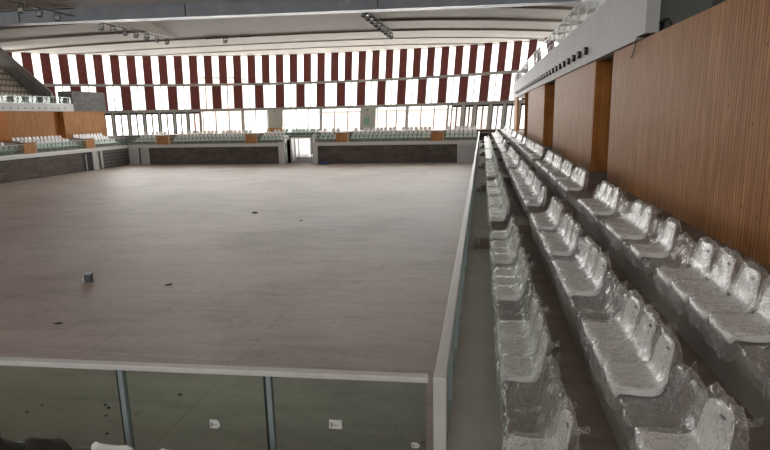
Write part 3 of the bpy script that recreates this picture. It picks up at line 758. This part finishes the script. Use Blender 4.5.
def film_mesh(seed, loose=0.0, solo=False):
    """bag of film pulled over a seat: closed loop round the side profile, swept across the width"""
    rnd = random.Random(seed)
    g = .02 + loose*.03
    if solo:
        loop = [(-.02,-.05),(-.03,.03),(.02,.06),(.12,.035),(.22,.03),(.30,.06),(.35,.16),(.38,.28),(.40,.38),(.44,.42),(.48,.34),(.50,.2),(.50,.08),(.47,.0),(.3,-.0),(.12,-.0)]
    else:
        loop = [(-.03,-.10-.04*loose),(-.045,.02),(-.035,.125),(.04,.148),(.14,.146),(.25,.146),(.305,.168),(.345,.235),(.375,.32),(.40,.42),(.43,.515),(.475,.53),(.505,.44),(.50,.30),(.485,.15),(.45,.03),(.30,.008),(.12,.008)]
    # resample
    ring = []
    for i in range(len(loop)):
        a = loop[i]; b = loop[(i+1) % len(loop)]
        for s in (0,.5): ring.append((lerp(a[0],b[0],s), lerp(a[1],b[1],s)))
    nw = 13; off = Vector((rnd.random()*40, rnd.random()*40, rnd.random()*40))
    rows = []
    for j in range(nw):
        u = -1+2*j/(nw-1); e = abs(u)**4
        r = []
        for i, (x, z) in enumerate(ring):
            hw = .262 - (.07 if z > .3 else 0) * min(1, max(0, (z-.3)/.2))
            cxx, czz = (.2, .07) if x < .33 else (.44, .25)
            k = .14*e
            p = Vector((lerp(x, cxx, k), u*hw, lerp(z, czz, k)))
            nz = noise.noise(p*9+off); n2 = noise.noise(p*22+off); n3 = 1-abs(noise.noise(p*14+off*2))*2
            amp = (.016+.035*loose) if not solo else .05
            d = Vector((p.x-cxx, u*.3, p.z-czz)); d = d.normalized() if d.length > .001 else Vector((0,0,1))
            low = z < .02 and x > .0
            dd = nz*amp*(.3 if low else 1) + n2*amp*.45 + n3*amp*.35
            if not solo and not low: dd = max(0, dd*.7) + (0 if z > .2 else 0)
            q = p + d*dd
            if z > .45: q.z += .02*abs(u)*(1+loose) + .03*loose*max(0, noise.noise(Vector((u*3,seed,0))))
            if not low and x > -.01: q.z = max(q.z, .006)
            elif low: q.z = max(.004, q.z)
            r.append(q)
        rows.append(r + [r[0]])
    mb = MB(); mb.grid([[tuple(q) for q in r] for r in rows])
    # gathered ends
    for r, s in ((rows[0], -1), (rows[-1], 1)):
        c = Vector((0,0,0))
        for q in r[:-1]: c += q
        c /= len(r)-1; c.y += s*.012
        inner = [lerp(q, Vector((q.x*.5+.21*.5, c.y, q.z*.5+.09*.5)), .75) for q in r]
        mb.grid([[tuple(q) for q in r], [tuple(q) for q in inner]])
    # crumpled ear sticking out
    if not solo or loose > .5:
        sy = rnd.choice((-1, 1)); b0 = Vector((.45, sy*.15, .46)) if not solo else Vector((.42, sy*.15, .36))
        P_ = []
        for a in range(5):
            P_.append([tuple(b0 + Vector((.03*a + .02*noise.noise(Vector((a,b,seed))), sy*.022*a*(1-b*.1), .02*a - .022*b + .02*noise.noise(Vector((a*2,b,seed+3)))))) for b in range(5)])
        mb.grid(P_)
    # curtain of film hanging at the front edge of the step
    P_ = []
    for a in range(5):
        P_.append([tuple((-.048 + .02*noise.noise(Vector((a*.7,b*.9,seed*1.7))), -.25+.5*b/10, .03-.035*a*(1+.5*noise.noise(Vector((b*.8,seed,0)))))) for b in range(11)])
    mb.grid(P_)
    return mb.mesh('plastic_wrap' if not solo else 'plastic_film', M['loosefilm'])
SHELL = shell_mesh('seat_shell', M['seat']); SHELLB = shell_mesh('seat_shell', M['brownseat']); MOUNT = mount_mesh(); SLOT = slot_mesh()
FILMS = [film_mesh(3,.15), film_mesh(11,.3), film_mesh(19,.6), film_mesh(27,1.0), film_mesh(35,.2)]
SOLO = [film_mesh(51,.8,True), film_mesh(62,1.0,True), film_mesh(73,.6,True)]
def add(me, name, parent):
    o = bpy.data.objects.new(name, me); o.parent = parent; COL.objects.link(o); return o
proto = empty('stadium_seat', (0,0,0))
sh = add(SHELL, 'seat_shell', proto); add(MOUNT, 'bracket', proto); add(SLOT, 'grip_slot', proto)
def copy_tree(o):
    c = o.copy(); COL.objects.link(c)
    for ch in o.children:
        d = ch.copy(); COL.objects.link(d); d.parent = c
    return c
used = [False]
SITE = []      # world footprint of every individual seat
def put_seat(loc, rz, label, group, film=None, shell=None, cat='seat'):
    o = copy_tree(proto)
    o.location = loc; o.rotation_euler = (0,0,rz + random.uniform(-.035,.035))
    if shell:
        for ch in o.children:
            if ch.name.startswith('seat_shell'): ch.data = shell
    if film is not None: add(FILMS[film], 'plastic_wrap', o)
    tag(o, label, cat, group)
    return o
BATCH = MB()
def batch(loc, rz, scale=1.0, film=True):
    rz += random.uniform(-.12,.12)
    loc = (loc[0], loc[1], loc[2]+.01)
    c, s = math.cos(rz), math.sin(rz)
    def T(p): return (loc[0]+c*p[0]-s*p[1], loc[1]+s*p[0]+c*p[1], loc[2]+p[2])
    P_ = [[T((x, u*w, z)) for u in (-1,0,1)] for (x, z), w in list(zip(PROF, WID))[::2]]
    BATCH.grid(P_); 
    P2 = [[(p[0],p[1],p[2]-.02) for p in r] for r in P_]
    BATCH.grid(P2, flip=True)

ROWN = ['front row','middle row','wall-side row']
blocks = []; y = 3.6
edges = [3.2] + [v for a in AIS for v in (a, a+AW)] + [66.2]
BL = [(edges[i], edges[i+1]) for i in range(0, len(edges), 2)]
PITCH = .525
# nearest seats are placed one by one from the photo: (kind, near edge y)
near = {
 0: ['S4.08','F4.62','F5.14','S5.66','S6.18','S6.70','F7.22','F7.7','S8.22','S8.74','S9.24','F9.76','S10.28','S10.8','S11.32','F11.84','S12.36'],
 1: ['S3.62','F4.2','S4.75','S5.25','S5.77','F6.3','F6.82','S7.34','S7.86','S8.38','F8.9','S9.42','S9.94','S10.46','F10.98','S11.5','S12.02','S12.5'],
 2: ['S3.40','S3.9','F4.42','S5.05','S5.57','S6.1','S6.64','F7.3','S7.86','F8.4','S8.95','S9.47','F10.0','F10.5','S11.02','S11.54','S12.06','F12.5'],
}
SEATX = [ROWX[k]-.03 for k in range(3)]
count = 0
for r in range(3):
    x = SEATX[r]; z = STEPZ[r]+.008
    ns = 0; nf = 0
    for it in near[r]:
        y = float(it[1:])+.0
        if it[0] == 'S':
            ns += 1
            put_seat((x, y, z), 0, 'white seat in plastic wrap, %s of right stand, %s in the nearest block' % (ROWN[r], nth(ns)), 'wrapped seats of the right stand', film=(ns*2+r) % 5)
            count += 1
        else:
            nf += 1
            o = bpy.data.objects.new('plastic_film', SOLO[(nf+r) % 3]); COL.objects.link(o); o.location = (x+.03, y, z)
            tag(o, 'crumpled clear film without seat, %s of right stand, %s gap from near end' % (ROWN[r], nth(nf)), 'plastic film', 'film over empty seat places')
    for b, (ya, yb) in enumerate(BL[1:]):
        n = int((yb-ya-.1)/PITCH); st = (yb-ya)/n; ns = 0
        for i in range(n):
            y = ya + st*(i+.5); ph = (i + r*2 + b) % 4
            if ya < 33:
                if ph == 3:
                    o = bpy.data.objects.new('plastic_film', SOLO[(i+r) % 3]); COL.objects.link(o); o.location = (x+.03, y, z)
                    tag(o, 'crumpled film between seats, %s of right stand, %s place in %s block' % (ROWN[r], nth(i+1), nth(b+2)), 'plastic film', 'film over empty seat places')
                    continue
                ns += 1; count += 1
                put_seat((x, y, z), 0, 'white seat in plastic wrap, %s of right stand, %s in the %s block' % (ROWN[r], nth(ns), nth(b+2)), 'wrapped seats of the right stand', film=(i+b+r) % 5)
            else:
                batch((x, y, z), 0)
# front stand: bare seats seen from behind
for q, (x, shl) in enumerate(((-3.82,SHELLB),(-3.24,SHELLB),(-2.66,None),(-2.13,None),(-1.60,None))):
    lb = ['dark brown seat back cut off at the bottom left corner','dark brown seat back at the bottom left, second from the corner','pale seat back at the bottom edge directly below first railing post','pale seat back at the bottom edge, below the torn sticker','pale seat back barely visible at bottom edge left of second post'][q]
    put_seat((x, 3.70, .405), -PI/2, lb, 'bare seats of the row in front of the camera', shell=shl); count += 1
# far stand
SH5 = shell_mesh('stadium_seat', M['seat'], False)
def simple(loc, rz, label, group, me=None, name='stadium_seat'):
    o = bpy.data.objects.new(name, me or SH5); COL.objects.link(o); o.location = loc; o.rotation_euler = (0,0,rz)
    tag(o, label, 'seat', group); return o
farsegs = [(-46.0,-42.4),(-40.4,-30.0),(-28.2,-25.0),(-20.4,-18.0),(-16.2,-6.2),(-4.4,-.6)]
for r, (yy, zz) in enumerate(((67.76,.4),(68.66,.8),(69.55,1.2))):
    n_ = 0
    for (a, b) in farsegs:
        m_ = int((b-a)/.53)
        for i in range(m_):
            x = a+(b-a)*(i+.5)/m_
            n_ += 1
            if r < 2 and count < 300 and not (r == 1 and False):
                simple((x, yy, zz), PI/2, 'white seat in the %s row of the far stand, %s from the left corner' % (('front','second')[r], nth(n_)), 'seats of the far stand'); count += 1
            elif (i*7+r) % 9: batch((x, yy, zz), PI/2)
    if r == 2:
        for i in range(8): batch((VX0+.2+i*.48, yy, zz), PI/2)
for r in range(3):
    for (a, b) in ((47.5,50.0),(51.9,59.1),(61.0,66.4)):
        m_ = int((b-a)/.53)
        for i in range(m_):
            batch((LR[r]+.03, a+(b-a)*(i+.5)/m_, STEPZ[r]), PI)
o = BATCH.build('stadium_seats', M['seat']); tag(o, 'remaining small white seats of the left stand, far stand and far right rows', 'seats', None, 'stuff')
# remove the prototype
for ch in list(proto.children): bpy.data.objects.remove(ch)
bpy.data.objects.remove(proto)
# upper left stand
SHT = shell_mesh('tan_seat', M['tan'], False)
for k in range(7):
    X = -52.05-.85*k; Z = 5.3+.74*(k+1)-.6
    ymin = max(50.6, -X/.955-.6); y = 59.35; n_ = 0
    while y > ymin:
        n_ += 1
        simple((X, y, Z), PI, 'tan seat in the upper left stand, %s row up, %s from the sloping wall' % (nth(k+1), nth(n_)), 'tan seats of the upper left stand', SHT, 'tan_seat'); y -= .56

# ---------------------------------------------------------------- things on the court
t = empty('bucket', (-14.2,17.3,FLZ), .2); t.scale = (.62,.62,.75); mb = MB()
mb.hexa([(-.17,-.15,.0),(.17,-.15,0),(.17,.15,0),(-.17,.15,0),(-.21,-.19,.42),(.21,-.19,.42),(.21,.19,.42),(-.21,.19,.42)]); mb.build('bucket_body', M['bucket'], t, bevel=.02)
mb = MB(); mb.box(-.23,.23,-.21,.21,.42,.47); mb.build('rim', M['fascia'], t, bevel=.01)
mb = MB(); mb.box(-.30,-.22,-.12,.1,0,.38); mb.build('side_flap', M['paper'], t)
tag(t, 'small blue-grey tub with pale rim standing alone on the court', 'tub')
def chunk(x, y, sx, sy, sz, mat, label, seed, rz=0, cat='debris', name='debris'):
    rnd = random.Random(seed); mb = MB(); rings = []
    n = 10; rows = []
    for lv, (h, s) in enumerate(((0,1),(.45,.95),(.85,.6),(1,.15))):
        rows.append([(sx*s*math.cos(2*PI*i/n)*(1+.25*math.sin(seed*i*1.3+lv)), sy*s*math.sin(2*PI*i/n)*(1+.25*math.cos(seed+i*1.9)), sz*h) for i in list(range(n))+[0]])
    mb.grid(rows, smooth=False); mb.poly([rows[0][i] for i in range(n)][::-1])
    o = mb.build(name, M[mat], loc=(x,y,FLZ+.002)); o.rotation_euler = (0,0,rz); tag(o, label, cat)
chunk(-13.86,31.8,.17,.10,.08,'darkbits','dark scrap lying at the middle of the court',3)
chunk(-10.1,29.5,.09,.06,.04,'darkbits','small dark scrap right of the scrap at mid court',5)
chunk(-11.0,17.3,.13,.04,.04,'darkbits','thin dark offcut on the court right of the blue-grey tub',7,.9)
chunk(-12.2,13.4,.14,.07,.03,'darkbits','dark scrap on the court below the blue-grey tub',9)
for q, (x, y, s) in enumerate(((-7.67,9.34,.035),(-7.52,9.24,.04),(-9.1,8.87,.035),(-9.0,9.15,.03),(-6.92,8.37,.035),(-7.37,8.95,.03),(-6.32,9.94,.045),(-.99,8.9,.035))):
    chunk(x, y, s, s*.9, s*.6, 'darkbits', 'tiny dark pebble on the floor beyond the glass, '+['left of the pair by first post','right of the pair by first post','leftmost lower one','above the leftmost one','lowest by the first post','just below the pair','right of the first post','beside the corner post'][q], 11+q, 0, 'pebble', 'pebble')
# blue tarpaulin at the foot of the far wall
mb = MB(); P_ = []
for a in range(9):
    P_.append([(-20.0+1.5*a/8, 65.5+1.2*b/6, FLZ+.02+.32*math.sin(PI*a/8)**.6*math.sin(PI*b/6)**.5*(1+.4*noise.noise(Vector((a*.8,b*.9,2)))) if 0 < a < 8 and 0 < b < 6 else FLZ+.005) for b in range(7)])
mb.grid(P_); tag(mb.build('folded_tarpaulin', M['blue']), 'crumpled blue tarpaulin on the court at the foot of the far wall', 'tarpaulin')

# ---------------------------------------------------------------- outside
def house(x, y, w, d, h, rz, label, mat='brick'):
    t = empty('building', (x, y, FLZ-.35), rz); tag(t, label, 'building')
    mb = MB(); mb.box(-w/2,w/2,0,d,0,h); mb.build('walls', M[mat], t)
    mb = MB(); mb.box(-w/2-.4,w/2+.4,-.4,d+.4,h,h+.4); mb.build('roof_slab', M['conc'], t)
    for i in range(int(w/5)):
        for j in range(int(h/3.4)):
            mb = MB(); xx = -w/2+1.6+i*5; zz = 1.3+j*3.3; mb.box(xx,xx+1.5,-.05,.05,zz,zz+1.5); mb.build('window', M['housewin'], t)
house(-26, 190, 60, 14, 7.5, 0, 'long low brick building outside seen through the middle windows')
house(-85, 170, 16, 14, 19, .3, 'tall brick building outside seen through the left windows')
house(48, 200, 40, 14, 6, -.1, 'low brick building outside seen through the right windows')

# ---------------------------------------------------------------- light
w = bpy.data.worlds.new('World'); SC.world = w; w.use_nodes = True
bg = w.node_tree.nodes['Background']; bg.inputs['Color'].default_value = (1.0,.97,.925,1)
# overcast sky: about three times brighter overhead than at the horizon
wt = w.node_tree; tc = wt.nodes.new('ShaderNodeTexCoord'); sx = wt.nodes.new('ShaderNodeSeparateXYZ'); mr = wt.nodes.new('ShaderNodeMapRange')
wt.links.new(tc.outputs['Generated'], sx.inputs[0]); wt.links.new(sx.outputs[2], mr.inputs[0])
mr.inputs[1].default_value = 0; mr.inputs[2].default_value = 1; mr.inputs[3].default_value = 1.4; mr.inputs[4].default_value = 3.0; w.cycles.sampling_method = 'NONE'
wt.links.new(mr.outputs[0], bg.inputs['Strength'])
def portal(th, zc, h, wd, out, rad):  # emitting area lamp added outside the glazing in place of sky light
    L = bpy.data.lights.new('window_daylight', 'AREA'); L.shape = 'RECTANGLE'; L.size = wd; L.size_y = h; L.energy = rad*PI*h*wd; L.color = (1,.97,.925)
    o = bpy.data.objects.new('window_daylight', L); COL.objects.link(o)
    p = P(th, zc, out); o.location = p
    d = Vector((CX-p[0], CY-p[1], 0)).normalized()
    o.rotation_euler = d.to_track_quat('-Z', 'Y').to_euler()
for i in range(10): portal(-67.5+15*i, 5.9, 16.8, 12.9, 2.6, 5.2)
for i in range(14): portal(82.5+15*i, 9.8, 4.4, 12.8, 1.3, 5.5)  # added lamps outside the unseen windows round the near side

# ---------------------------------------------------------------- camera
F = 550.0; S_ = .022
dy = Vector((482.3-385, 112.0, -F)).normalized()
hv = Vector((1, S_, 0)); dz = hv.cross(dy).normalized()
if dz.y < 0: dz = -dz
dx = dy.cross(dz).normalized()
if dx.x < 0: dx = -dx
cam = bpy.data.cameras.new('camera'); co = bpy.data.objects.new('camera', cam); COL.objects.link(co)
Mx = Matrix((( dx.x, dx.y, dx.z, 0),(dy.x, dy.y, dy.z, 0),(dz.x, dz.y, dz.z, 3.2),(0,0,0,1)))
co.matrix_world = Mx
cam.sensor_fit = 'HORIZONTAL'; cam.sensor_width = 36; cam.lens = F/770*36; cam.clip_end = 900; cam.clip_start = .05
SC.camera = co
vs = SC.view_settings; vs.view_transform = 'Standard'; vs.look = 'None'; vs.gamma = 1; vs.use_curve_mapping = False; vs.exposure = 1.03
SC.cycles.use_denoising = True; SC.cycles.use_adaptive_sampling = False
SC.cycles.max_bounces = 10; SC.cycles.diffuse_bounces = 6; SC.cycles.transparent_max_bounces = 48
SC.cycles.sample_clamp_indirect = 12
